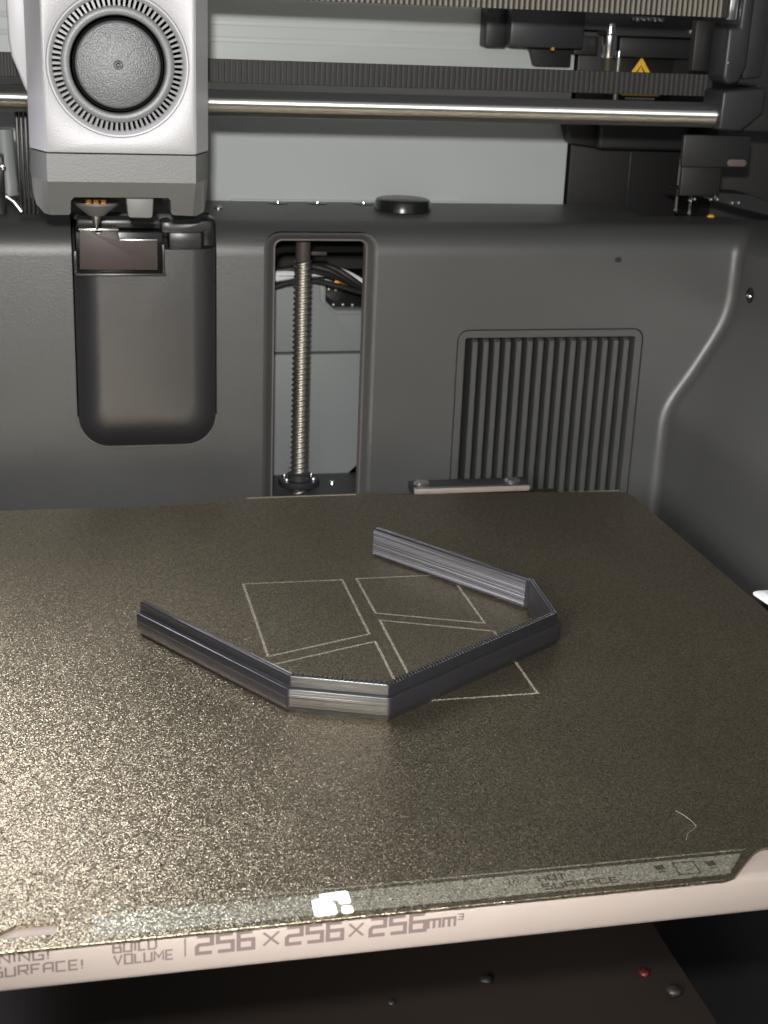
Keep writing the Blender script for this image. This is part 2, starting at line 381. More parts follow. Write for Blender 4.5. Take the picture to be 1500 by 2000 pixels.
mb = MB(); mb.tube([(149+0.115*i, 225.3+1.0*math.cos(i*0.75), 171.6+1.0*math.sin(i*0.75)) for i in range(130)], 0.26, 6); mb.build('coil_spring', 'bright', t)
t = thing('idler_shaft', (141, 228, 158), 'short shiny idler shaft standing behind the belts at right', 'shaft')
mb = MB(); mb.lathe([(0.01, 0), (3.0, 0.1), (3.2, 0.5), (3.2, 9.0), (2.4, 9.8), (2.4, 13.5), (2.0, 14), (2.0, 19)], 'Z', (141.3, 228, 155.6), 28); mb.build('shaft_body', 'bright', t)
mb = MB()
for k in range(12): mb.lathe([(2.2, 0), (2.6, 0.25), (2.2, 0.5)], 'Z', (141.3, 228, 149.4+k*0.52), 20)
mb.build('threaded_end', 'screwsteel', t)
t = thing('adjusting_screw', (146.6, 229, 150), 'thin bright threaded screw beside the idler shaft', 'screw')
mb = MB()
for k in range(34): mb.lathe([(0.95, 0), (1.25, 0.25), (0.95, 0.5)], 'Z', (146.4, 229, 138.5+k*0.52), 12)
mb.build('threaded_rod', 'bright', t)
mb = MB(); mb.lathe([(0.01, 0), (0.9, 0), (0.9, 22)], 'Z', (146.4, 229, 136.5), 12); mb.build('rod_core', 'bright', t)

# warning label: black sheet, yellow triangle over a yellow outlined box
t = thing('warning_label', (160.5, 238.6, 148), 'black warning label with a yellow triangle behind the lower belt', 'label')
mb = MB(); mb.box(147.5, 175.5, 238.2, 238.9, 137.2, 157.5, 0.15); mb.build('label_sheet', 'label', t)
f = lambda a, b_: (a, 237.95, b_)
mb = MB(); ribbon(mb, [(155.2, 147.0), (160.5, 154.6), (165.8, 147.0)], 1.9, f, True); mb.build('triangle', 'yellow', t, flip=False)
mb = MB(); mb.add([f(160.5, 152.6), f(158.6, 148.8), f(162.4, 148.8)], [(0, 1, 2)]); mb.build('triangle_mark', 'yellow', t, flip=False)
mb = MB(); ribbon(mb, rrect(152.2, 170.3, 140.9, 146.0, 1.2, 4), 1.25, f, True); mb.build('outline_box', 'yellow', t, flip=False)
mb = MB()
x = 154.5
while x < 167.5:
    w_ = random.uniform(0.5, 1.1); mb.add([f(x, 138.7), f(x+w_, 138.7), f(x+w_, 139.5), f(x, 139.5)], [(0, 1, 2, 3)]); x += w_+0.3
mb.build('small_print', 'cardwhite', t, flip=False)

t = thing('lower_motor_box', (160, 228, 118), 'dark rounded box hanging under the steel rod at right', 'motor box')
mb = MB(); mb.box(139.5, 181, 226, 240, 118.5, 134, 1.4, 3); mb.build('box_body', 'greydark', t)
mb = MB(); mb.prism([(129, 120), (140.5, 118.8), (140.5, 134), (124, 134)], 230, 240, 'Y', 1.0); mb.build('box_flank', 'black', t)

# steel rod and the two toothed belts
t = thing('guide_rod', (0, 150, 138.4), 'polished steel guide rod running across behind the toolhead', 'rod')
mb = MB(); mb.lathe([(4.1, -206), (4.5, -205.5), (4.5, 159.0), (4.2, 159.5)], 'X', (0, 150, 138.4), 64); mb.build('rod_body', 'steel', t, ang=15)
M['belt_band'] = plastic('belt_backing', (0.018, 0.017, 0.016), 0.6, 0.3)
def belt(name, x0, x1, yc, z0, z1, matb, matt, label):
    t = thing(name, ((x0+x1)/2, yc, z0), label, 'belt', 'toothed belts across the chamber')
    mb = MB(); mb.box(x0, x1, yc, yc+1.2, z0, z1, 0.15, 1); mb.build('belt_band', 'belt_band', t)
    mb = MB(); x = x0+1
    while x < x1-1:
        j = random.uniform(-0.06, 0.06)
        rows_ = []
        for zz in (z0+0.12, (z0+z1)/2, z1-0.12):
            rows_.append([(x-0.55+j, yc, zz), (x-0.36+j, yc-0.55, zz), (x+0.36+j, yc-0.6, zz), (x+0.55+j, yc, zz)])
        mb.loft(rows_, True, True); x += 2.0
    o = mb.build('belt_teeth', matt, t, ang=20); o['kind'] = 'stuff'
    return t
belt('drive_belt', -206, 158.0, 160, 144.6, 152.6, 'belt', 'belt', 'dark toothed belt just above the steel rod')
tb = belt('drive_belt', -36, 156.0, 150, 172.9, 179.4, 'belt_pale', 'belt_pale', 'beige toothed belt along the top edge of the picture')
t = thing('belt_clamp', (157.5, 149, 172), 'small bright metal clamp at the right end of the upper belt', 'clamp')
mb = MB(); mb.box(156.1, 159.4, 148.3, 151.5, 172.2, 182, 0.5); mb.build('clamp_body', 'bright', t)

# gantry block at right
t = thing('gantry_block', (165, 150, 131), 'dark grey gantry block holding the right end of the steel rod', 'gantry block')
mb = MB(); mb.prism([(154.4, 133.5), (163.6, 133.2), (171.9, 139.9), (172.0, 149.2), (154.6, 147.6)], 143, 160, 'Y', 1.2, 3); mb.build('rod_clamp', 'grey', t)
mb = MB(); mb.prism([(161.2, 149.8), (171.8, 148.8), (172.5, 139), (164.2, 132.4), (181, 132), (190, 132), (190, 186), (161.2, 186)], 151, 166, 'Y', 1.4, 3); mb.build('block_body', 'greydark', t)
mb = MB(); mb.prism([(155.2, 152.0), (157.5, 149.4), (161.8, 150.2), (164.5, 156), (164.8, 186), (160, 186), (159.8, 170), (155.4, 169.8)], 146, 160, 'Y', 1.4, 3); mb.build('upper_arm', 'grey', t)
mb = MB(); mb.prism([(164.5, 151.5), (172.5, 152.5), (174, 186), (164.9, 186)], 149, 162, 'Y', 1.0, 2); mb.build('outer_arm', 'grey', t)
mb = MB(); mb.box(149.5, 157.5, 161.5, 166, 153.4, 172.0, 0.8); mb.build('inner_web', 'black', t)
mb = MB(); mb.box(174, 190, 146, 160, 170.5, 176, 0.6); mb.build('side_tab', 'black', t)
mb = MB(); mb.lathe([(0.01, -0.5), (0.5, -0.4), (0.6, 0)], 'Y', (156.6, 146, 157.2), 10); mb.build('screw', 'bright', t)
t = thing('slide_carriage', (160, 156, 111), 'grey slide carriage with an oval slot below the gantry block', 'carriage')
mb = MB(); mb.box(145.2, 172.8, 152, 154.5, 119.0, 131.0, 0.7); mb.build('carriage_plate', 'greydark', t)
mb = MB(); mb.box(146.6, 163, 154, 156.5, 108, 119.3, 0.6); mb.build('lower_plate', 'black', t)
mb = MB(); mb.prism([(x, z) for x, z in rrect(163.8, 171.6, 119.6, 122.2, 1.25)], 151.6, 152.4, 'Y', 0.2); mb.build('oval_slot', 'ink', t)
t = thing('rail_bracket', (168, 185, 100), 'black sheet bracket with bright screws at the right edge above the ledge', 'bracket')
mb = MB(); mb.prism([(148.5, 110.0), (180, 108), (190, 104.5), (190, 99.5), (173, 103.2), (150, 109.0)], 160, 176, 'Y', 0.3, 1); mb.build('bracket_sheet', 'greydark', t)
for x, y, z in ((155.5, 159.6, 106.2), (153.8, 159.6, 105.6), (164.0, 159.5, 107.4), (162.3, 159.5, 106.2), (165.0, 159.5, 106.2), (171.5, 159.5, 104.9), (174.2, 159.5, 105.0)):
    mb = MB(); mb.lathe([(0.01, -0.9), (0.5, -0.75), (0.75, -0.2), (0.75, 0.3)], 'Y', (x, y, z), 12); mb.build('screw', 'bright', t)
for x, y, zt in ((169.0, 206.0, 117.0), (171.2, 197.0, 110.0)):
    t = thing('steel_wire', (x, y, 95), 'thin upright steel wire with a bright ball foot, %s of the pair on the ledge' % ('taller' if zt > 112 else 'shorter'), 'wire', 'pair of upright wires')
    mb = MB(); mb.tube([(x, y, 95.2), (x, y, zt)], 0.55, 8); mb.build('wire_rod', 'rim', t)
    mb = MB(); mb.lathe([(0.01, -1.0), (0.7, -0.75), (1.0, 0), (0.7, 0.75), (0.01, 1.0)], 'Z', (x, y, 95.6), 16); mb.build('ball_foot', 'bright', t)
t = tag(MB().lathe([(0.01, 1.0), (0.9, 0.9), (1.6, 0.3), (1.6, 0)], 'Z', (180.6, 196, TOPZ), 14).build('yellow_dot', 'yellow'), 'small yellow plastic dot on the ledge at far right', 'dot')

# parts on the ledge
t = thing('round_knob', (50.5, 208, TOPZ), 'round black plastic knob standing on the ledge of the rear wall', 'knob')
mb = MB(); mb.lathe([(11.0, 0), (11.6, 0.2), (11.2, 3.8), (10.7, 4.5), (9.8, 4.8), (0.01, 4.9)], 'Z', (50.5, 208, TOPZ), 48); mb.build('knob_cap', 'black_gloss', t)
t = tag(MB().lathe([(1.7, 0), (1.7, 0.6), (1.1, 1.0), (0.01, 1.1)], 'Z', (-24.6, 207, TOPZ), 16).build('ledge_screw', 'bright'), 'bright screw head on the ledge just right of the toolhead', 'screw')
for k, (x, lab) in enumerate(((2.0, 'leftmost'), (18.5, 'middle'), (38.0, 'rightmost'))):
    t = thing('recessed_screw', (x, 226, TOPZ), '%s of three small screws in dark dimples at the back of the ledge' % lab, 'screw', 'screws in dimples along the ledge')
    mb = MB(); mb.lathe([(4.2, 0.15), (4.0, 0.35), (3.0, 0.3), (0.01, 0.25)], 'Z', (x, 226, TOPZ), 20); mb.build('dimple', 'black_gloss', t)
    mb = MB(); mb.lathe([(1.0, 0.2), (0.9, 0.9), (0.01, 1.1)], 'Z', (x, 226, TOPZ), 12); mb.build('screw_head', 'bright', t)

# ------------------------------------------------------------------ lead screw and what shows through its window
t = thing('lead_screw', (4.6, 177, -20), 'steel lead screw with coarse thread standing in the tall wall window', 'lead screw')
mb = MB(); n, dz, z0, z1 = 28, 0.3, -22.0, 79.5
LEAD, PIT = 4.3, 2.15
rings = []
k = 0
while z0+k*dz <= z1:
    z = z0+k*dz; ring = []
    for i in range(n):
        th = 2*PI*i/n; ph = ((z-LEAD*th/(2*PI))/PIT) % 1.0
        tri = abs(ph*2-1); r = 2.75+0.85*min(1, max(0, (tri-0.2)/0.6))
        ring.append((4.6+r*math.cos(th), 177+r*math.sin(th), z))
    rings.append(ring); k += 1
mb.loft(rings, True, True); mb.build('thread', 'screwsteel', t, ang=70)
mb = MB(); mb.lathe([(2.6, -1), (2.9, 0), (2.9, 7), (2.5, 7.5), (2.5, 12)], 'Z', (4.6, 177, 79.5), 24); mb.build('screw_journal', 'wiper', t)
t = thing('screw_nut', (4.6, 177, -14), 'flanged metal nut at the foot of the lead screw', 'nut')
mb = MB(); mb.lathe([(4.0, -6), (8.2, -6), (8.4, -5.6), (8.4, -4.0), (8.0, -3.6), (4.8, -3.6), (4.6, -1.4), (3.7, -1.2)], 'Z', (4.6, 177, -5.2), 36); mb.build('nut_flange', 'grey', t)
for a in (30, 150, 210, 330):
    mb = MB(); mb.lathe([(0.01, 1.3), (0.9, 1.2), (1.1, 0.6), (1.1, 0)], 'Z', (4.6+6.3*math.cos(math.radians(a)), 177+6.3*math.sin(math.radians(a)), -9.0), 12); mb.build('screw', 'bright', t)
t = thing('frame_shelf', (12, 190, -14), 'dark shelf at the bottom of the tall wall window', 'shelf')
mb = MB(); mb.box(-20, 50, 170, 200, -18, -14.5, 0.5); mb.build('shelf_plate', 'side', t)
mb = MB(); mb.lathe([(0.01, 1.2), (1.2, 1.0), (1.5, 0)], 'Z', (20, 186, -14.5), 12); mb.build('screw', 'bright', t)
t = thing('power_box', (15, 210, -16), 'blue grey plastic box with a cut corner behind the lead screw', 'box')
mb = MB(); mb.prism([(-30, -15.8), (29.0, -15.8), (34.5, -10.5), (34.5, 36.9), (-30, 36.9)], 200, 225, 'Y', 0.7, 3); mb.build('lower_half', 'motor', t)
mb = MB(); mb.prism([(-30, 37.7), (34.5, 37.7), (34.5, 55.2), (22.0, 55.2), (18.2, 58.8), (18.2, 67.5), (-30, 67.5)], 200.3, 225, 'Y', 0.7, 3); mb.build('upper_half', 'motor', t)
mb = MB(); mb.prism([(15.6, 67), (18.0, 67), (18.0, 58.7), (22.0, 54.9), (34, 54.9), (34, 53.2), (22.4, 53.2), (15.6, 59.4)], 199.6, 201, 'Y', 0.3, 2); mb.build('corner_lip', 'motor', t)
mb = MB(); mb.box(18, 40, 206, 224, 55, 68, 0.5); mb.build('terminal_block', 'black_gloss', t)
for x, z in ((20.5, 62.6), (23.4, 62.2), (22.5, 56.2), (26.5, 56.2), (30.5, 56.0)):
    mb = MB(); mb.lathe([(0.01, -0.6), (0.5, -0.5), (0.8, 0)], 'Y', (x, 206, z), 10); mb.build('terminal_screw', 'screwsteel', t)
mb = MB(); mb.prism([(22, 65.8), (25, 68.2), (33, 66.2), (33, 64.2), (26, 64.0)], 204.6, 206.2, 'Y', 0.4); mb.build('terminal_tab', 'copper', t)
t = thing('cable_bundle', (15, 196, 68), 'twisted bundle of black and pale cables behind the lead screw', 'cables')
for k in range(5):
    pts = []
    for i in range(30):
        s = i/29; x = -14+54*s; z = 67.5+5.5*math.sin(PI*min(1, max(0, s*1.05)))-4.5*max(0, s-0.6)/0.4; a = s*7+k*2*PI/5
        pts.append((x, 192+1.8*math.cos(a), z+1.7*math.sin(a)))
    mb = MB(); mb.tube(pts, 1.15, 8); mb.build('cable', 'cable_w' if k in (1, 2) else 'cable_b', t)
mb = MB(); mb.tube([(-14, 191, 63.5), (0, 190.5, 68), (12, 190, 69.2), (22, 190, 66.8), (40, 190.5, 61.5)], 1.0, 8); mb.build('cable', 'cable_b', t)
t = tag(MB().box(8, 18, 199, 203, 77.4, 79.0, 0.3).build('brown_tie', 'wiper'), 'thin brown strip above the cables behind the lead screw', 'strip')

# ------------------------------------------------------------------ ventilation grille
t = thing('vent_grille', (103.5, 165, -20), 'dark vent grille with upright slats in the rear wall', 'vent')
mb = MB(); rg = []
for off, y in ((-0.4, WY+4), (-0.4, WY+0.45), (-0.6, WY+0.12), (-3.25, WY+0.12), (-3.5, WY+0.4), (-3.55, WY+9)):
    rg.append([(x, y, z) for x, z in rrect(GX0-off, GX1+off, GZ0-off, GZ1+off, (3, max(0.8, 4.5+off)))])
mb.loft(rg); mb.build('frame', 'wall', t, ang=30)
mb = MB(); rg = []
for off, y in ((0.02, WY+0.0), (-0.0, WY+3), (-0.5, WY+3)):
    rg.append([(x, y, z) for x, z in rrect(GX0-off, GX1+off, GZ0-off, GZ1+off, (3, 4.5+off))])
mb.loft(rg); mb.build('seam_gap', 'black', t)
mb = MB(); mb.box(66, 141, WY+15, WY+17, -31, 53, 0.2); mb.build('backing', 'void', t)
pitch = (136.7-72.9)/14
for i in range(15):
    x = 72.6+pitch*i
    mb = MB()
    w = 1.18
    prof_ = [(x-w, WY+13), (x-w, WY+2.7), (x-w+0.25, WY+2.35), (x+w-0.25, WY+2.35), (x+w, WY+2.7), (x+w, WY+13)]
    rg = [[(px, py, -29) for px, py in prof_], [(px, py, 48.6) for px, py in prof_], [(px, py+(1.6 if py < WY+5 else 0), 50.0) for px, py in prof_], [(px, py+(4.5 if py < WY+5 else 0), 50.6) for px, py in prof_]]
    mb.loft(rg, True, True); mb.build('slat', 'wall', t)

# ------------------------------------------------------------------ purge chute
t = thing('purge_chute', (-56, 160, 10), 'bulging dark plastic chute cover set in the rear wall below the toolhead', 'chute')
H, RD = 9.5, 9.5
mb = MB(); rg = []
ds = [0, 0.15, 0.5, 1.1, 2.0, 3.2, 4.6, 6.2, 8.0, RD]
rg.append([(x, WY+18, z) for x, z in rrect(CX0+0.5, CX1-0.5, CZ0+0.7, 90.5, (11.5, 0.6), 10)])
for d in ds:
    q = 1-d/RD; hgt = H*math.sqrt(max(0, 1-q*q)); db = d*1.0
    rg.append([(x, WY-hgt, z) for x, z in rrect(CX0+0.5+d, CX1-0.5-d, CZ0+0.7+db*1.6, 90.5, (max(3.0, 11.5-d*0.7), 0.5), 10)])
mb.loft(rg, True, True)
cover = mb.build('chute_cover', 'chute', t)
k1 = MB(); k1.box(-81.0, -49.4, 120, 200, 77.6, 110, 0); k1 = k1.build('cutter', 'chute')
k2 = MB(); k2.box(-60, -20, 120, 200, 86.6, 110, 0); k2 = k2.build('cutter', 'chute')
cut(cover, [k1, k2])
for p in cover.data.polygons: p.use_smooth = True
# bright seam of the pocket round the lower half
mb = MB()
pth = []
for x, z in rrect(CX0+0.1, CX1-0.1, CZ0+0.1, 118, (12, 2), 8): pth.append((x, z))
idx = [p for p in pth if p[1] < 40]
idx.sort(key=lambda p: math.atan2(p[1]-45, p[0]+56))
mb.tube([(x, WY+0.1, z) for x, z in idx], 0.45, 8); mb.build('seam_lip', 'rim', t)
mb = MB(); mb.box(-80.6, -49.8, 161, 182, 76.5, 92, 0.3); mb.build('well', 'black_gloss', t)
mb = MB(); mb.box(-81.1, -49.0, 155.1, 157.2, 77.0, 78.1, 0.35); mb.build('well_sill', 'smoke', t)
mb = MB(); mb.box(-50.4, -49.4, 155.4, 160, 77.6, 88.5, 0.3); mb.build('well_cheek', 'smoke', t)
mb = MB(); mb.box(-81.6, -80.4, 155.9, 160, 77.6, 86, 0.3); mb.build('well_cheek', 'smoke', t)
t = thing('wiper_plate', (-66, 156, 78), 'stepped brown steel wiper plate standing under the nozzle', 'wiper plate')
mb = MB(); mb.prism([(-79.6, 79.4), (-52.0, 79.2), (-52.0, 89.6), (-65.6, 90.0), (-65.7, 93.0), (-71.6, 93.2), (-72.3, 91.9), (-73.4, 91.9), (-74.2, 93.3), (-79.3, 93.6)], 155.6, 156.6, 'Y', 0.25, 2)
mb.build('plate_sheet', 'wiper', t)
mb = MB(); mb.box(-79.6, -65.6, 154.9, 157.4, 93.3, 94.0, 0.2)
mb.box(-65.4, -52.0, 154.9, 157.4, 89.8, 90.4, 0.2); mb.build('folded_edge', 'bright', t)
t = thing('chute_latch', (-40, 160, 87), 'smoky translucent plastic latch block at the right of the wiper plate', 'latch')
mb = MB(); mb.box(-47.6, -36.0, 157.6, 168, 86.4, 92.4, 0.5); mb.build('latch_window', 'smoke', t)
mb = MB(); mb.prism([(-50.2, 92.2), (-47.6, 92.2), (-47.2, 91.6), (-36.6, 91.8), (-36.2, 92.6), (-32.4, 93.0), (-32.6, 96.2), (-36, 96.6), (-38, 95.6), (-46, 95.3), (-47, 96.2), (-50, 95.8)], 158.6, 170, 'Y', 0.7, 2); mb.build('latch_arm', 'smoke', t)
mb = MB(); mb.box(-36.2, -30.6, 159.5, 172, 86.2, 97.2, 1.6, 3); mb.build('latch_side', 'black_gloss', t)
mb = MB(); mb.box(-80, -50, 166, 176, 92.5, 95.8, 0.8); mb.build('latch_rail', 'smoke', t)

# ------------------------------------------------------------------ toolhead
t = thing('toolhead', (-66, 130, 104), 'silver toolhead with a round fan and a grey lower cover above the nozzle', 'toolhead')
FY = 110.0
def head_ring(z, y0=FY, inset=0.0, drop=0.0):
    # plan of the head, bevelled front corners
    return [(-89.3+inset, y0, z), (-42.3-inset, y0, z), (-37.2-inset, y0+13, z), (-37.4-inset, 150, z), (-95.4+inset, 150, z), (-94.4+inset, y0+13, z)]
FCX, FCZ = -66.3, 151.4
mb = MB(); mb.loft([head_ring(124.4), head_ring(192)], True, True)
hb = mb.build('front_cover', 'silver', t)
es = MB(); es.prism([(FCX+21.9*math.cos(2*PI*i/96), FCZ+21.9*math.sin(2*PI*i/96)) for i in range(96)], FY-8, FY+5.4, 'Y', 0)
es = es.build('cutter', 'silver'); cut(hb, [es])
mdb = hb.modifiers.new('edge', 'BEVEL'); mdb.width = 0.45*S; mdb.segments = 2; mdb.limit_method = 'ANGLE'; mdb.angle_limit = math.radians(25)
bpy.context.view_layer.update()
me = bpy.data.meshes.new_from_object(hb.evaluated_get(bpy.context.evaluated_depsgraph_get())); hb.modifiers.clear(); hb.data = me
me.shade_smooth(); me.set_sharp_from_angle(angle=math.radians(30))
# side bevels are smooth, not grained: a thin skin on each
for a, b_ in (((-89.35, FY+0.25), (-94.42, FY+12.9)), ((-42.25, FY+0.25), (-37.17, FY+12.9))):
    sgn = -1 if a[0] < -60 else 1
    mb = MB(); mb.prism([a, b_, (b_[0]+sgn*0.12, b_[1]-0.05), (a[0]+sgn*0.12, a[1]-0.05)], 124.7, 191.5, 'Z', 0); mb.build('bevel_skin', 'silver_side', t)
# side wing
mb = MB()
mb.prism([(-100.2, 192), (-99.9, 170), (-99.6, 157.5), (-98.9, 152.5), (-94.9, 142.0), (-93, 141.5), (-93, 192)], 124.2, 146, 'Y', 0.8, 3); mb.build('side_wing', 'silver_side', t)
# fan
mb = MB(); mb.lathe([(21.95, 0.2), (21.8, -0.15), (21.3, -0.1), (20.6, 0.8), (20.15, 1.8), (20.1, 5)], 'Y', (FCX, FY, FCZ), 96, cap=False); mb.build('fan_bezel', 'silver_side', t)
mb = MB(); mb.lathe([(20.2, 4.8), (0.01, 4.8)], 'Y', (FCX, FY, FCZ), 64); mb.build('fan_well', 'black', t)
mb = MB(); mb.lathe([(17.9, 4.6), (17.7, 1.7), (17.3, 1.0), (16.8, 0.8), (15.6, 0.8), (15.1, 1.0), (14.8, 1.6), (14.7, 4.6)], 'Y', (FCX, FY, FCZ), 96, cap=False); mb.build('fan_ring', 'ring', t)
blade = None
for i in range(74):
    a = 2*PI*i/74
    if blade is None:
        mb = MB()
        pts = [(17.5, -0.32), (20.2, -0.42), (20.2, 0.42), (17.5, 0.32)]
        mb.add([(x, 1.5+0.35*(x-17.5)/2.7, z) for x, z in pts]+[(x, 3.6, z*0.9-0.25) for x, z in pts], [(0, 1, 2, 3), (0, 4, 5, 1), (1, 5, 6, 2), (2, 6, 7, 3), (3, 7, 4, 0)])
        blade = mb.build('fan_blade', 'blade', t); o = blade
    else:
        o = blade.copy(); C.objects.link(o); o.parent = t; o.matrix_parent_inverse = t.matrix_world.inverted()
    o.matrix_basis = Matrix.Translation(Vector((FCX, FY, FCZ))*S) @ Matrix.Rotation(a, 4, 'Y')
mb = MB(); mb.lathe([(14.2, 4.6), (14.0, 1.6), (13.75, 1.0), (13.5, 1.4), (13.45, 2.6)], 'Y', (FCX, FY, FCZ), 96, cap=False); mb.build('hub_ring', 'black_gloss', t)
mb = MB(); mb.lathe([(13.35, 4.6), (13.2, 0.6), (12.9, 0.1), (12.4, -0.15), (1.45, -0.2), (1.2, 0.25), (0.6, 0.4), (0.01, 0.35)], 'Y', (FCX, FY, FCZ), 96, cap=False); hub = mb.build('fan_hub', 'hub', t)
mb = MB(); mb.tube([(FCX+0.62*math.cos(q*PI/8), FY-0.25, FCZ+0.62*math.sin(q*PI/8)) for q in range(17)], 0.16, 6); mb.build('hub_pin', 'black_gloss', hub)
mb = MB(); mb.tube([(FCX-2.9+0.72*math.cos(q*PI/8), FY-0.2, FCZ+8.6+0.72*math.sin(q*PI/8)) for q in range(17)], 0.13, 6); mb.build('hub_mark', 'ring', hub)
# lower cover: band, sloping underside, two feet round an opening
mb = MB()
xL, xR = -89.3, -42.3
mb.loft([head_ring(124.05, FY+0.15), head_ring(115.4, FY+0.15)], True, False)
poly = [(-94.4, 115.5), (-94.2, 110.5), (-93.2, 107.0), (-90.8, 104.0), (-88.6, 103.3), (-82.9, 103.4), (-82.4, 104.2), (-82.2, 108.5), (-81.2, 109.9), (-51.0, 110.0), (-50.1, 109.0), (-49.6, 104.4), (-48.8, 103.6), (-41.2, 103.3), (-38.8, 105.0), (-37.6, 109.5), (-37.2, 115.5)]
def yfront(x, z):
    y = FY+0.15+(115.5-z)*0.95
    if x < xL: y = max(y, FY+0.15+(xL-x)*2.55)
    if x > xR: y = max(y, FY+0.15+(x-xR)*2.55)
    return y
# front skin split at the bevel lines, filled strip by strip along x
xs_ = sorted(set([p[0] for p in poly]+[xL, xR]))
def zlow(x):
    for i in range(len(poly)-1):
        (xa, za), (xb, zb) = poly[i], poly[i+1]
        if xa <= x <= xb and xb > xa: return za+(zb-za)*(x-xa)/(xb-xa)
    return 115.5
top = [(x, yfront(x, 115.5), 115.5) for x in xs_]; low = [(x, yfront(x, zlow(x)), zlow(x)) for x in xs_]
bk = [(x, min(149.5, yfront(x, zlow(x))+14), zlow(x)+0.05) for x in xs_]
mb.loft([top, low, bk], close=False)
lc = mb.build('lower_cover', 'taupe', t, ang=22)
mb = MB(); mb.box(-93.6, -38.2, 132, 149, 110.4, 116.5, 0.3); mb.build('cover_floor', 'black', t)
mb = MB(); mb.box(-82.2, -50.0, 154, 158, 102.5, 111, 0.3); mb.build('cavity_back', 'black', t)
mb = MB(); mb.prism([(-64.6, 111.5), (-63.8, 103.4), (-63.2, 102.8), (-56.4, 102.7), (-55.8, 103.3), (-55.2, 111.5)], 120, 132, 'Y', 0.7, 3); mb.build('sensor_foot', 'taupe', t)
mb = MB(); mb.lathe([(7.8, 3.6), (7.7, 2.8), (7.1, 2.2), (3.0, -1.0), (2.6, -1.3), (0.9, -1.6), (0.01, -1.6)], 'Z', (-73.4, 146, 101.2), 36); mb.build('heat_block', 'cone', t)
nz = mb = MB(); mb.lathe([(1.6, 0.2), (1.6, -1.2), (1.3, -1.8), (0.9, -3.2), (0.4, -4.6), (0.01, -4.7)], 'Z', (-73.6, 146, 99.8), 20); mb.build('nozzle', 'screwsteel', t)
for k in range(3):
    mb = MB(); mb.box(-77.2+k*2.5, -75.1+k*2.5, 138.6, 140.2, 104.6, 106.4, 0.3); mb.build('contact', 'copper', t)

# things glimpsed left of the toolhead
t = thing('left_tube', (-103, 172, 97), 'grey tube end with a bright spout at the left edge behind the toolhead', 'tube')
mb = MB(); mb.tube([(-104.5, 175, 126), (-104.2, 175, 116), (-103.6, 175, 106), (-102.8, 174, 102.2)], 3.6, 16); mb.build('tube_body', 'motor', t)
mb = MB(); mb.tube([(-104.6, 171.5, 103.2), (-101.8, 171.2, 101.2), (-99.2, 170.8, 97.6)], 0.9, 10); mb.build('spout', 'bright', t)
t = thing('left_ribbon', (-97, 174, 95), 'black ribbed cable chain left of the toolhead', 'cable chain')
for k in range(5):
    mb = MB(); mb.box(-100.2+k*1.5, -99.0+k*1.5, 176, 180, 96, 132, 0.3); mb.build('chain_strand', 'cable_b', t)
t = thing('left_block', (-108, 165, 97), 'dark block with a chrome knob at the left edge above the wall', 'block')
mb = MB(); mb.box(-112, -104.4, 164, 174, 97, 118, 0.6); mb.build('block_body', 'black_gloss', t)
mb = MB(); mb.lathe([(0.01, -1.2), (0.9, -0.9), (1.2, 0)], 'Y', (-104.9, 163.6, 114.0), 12); mb.build('chrome_knob', 'bright', t)

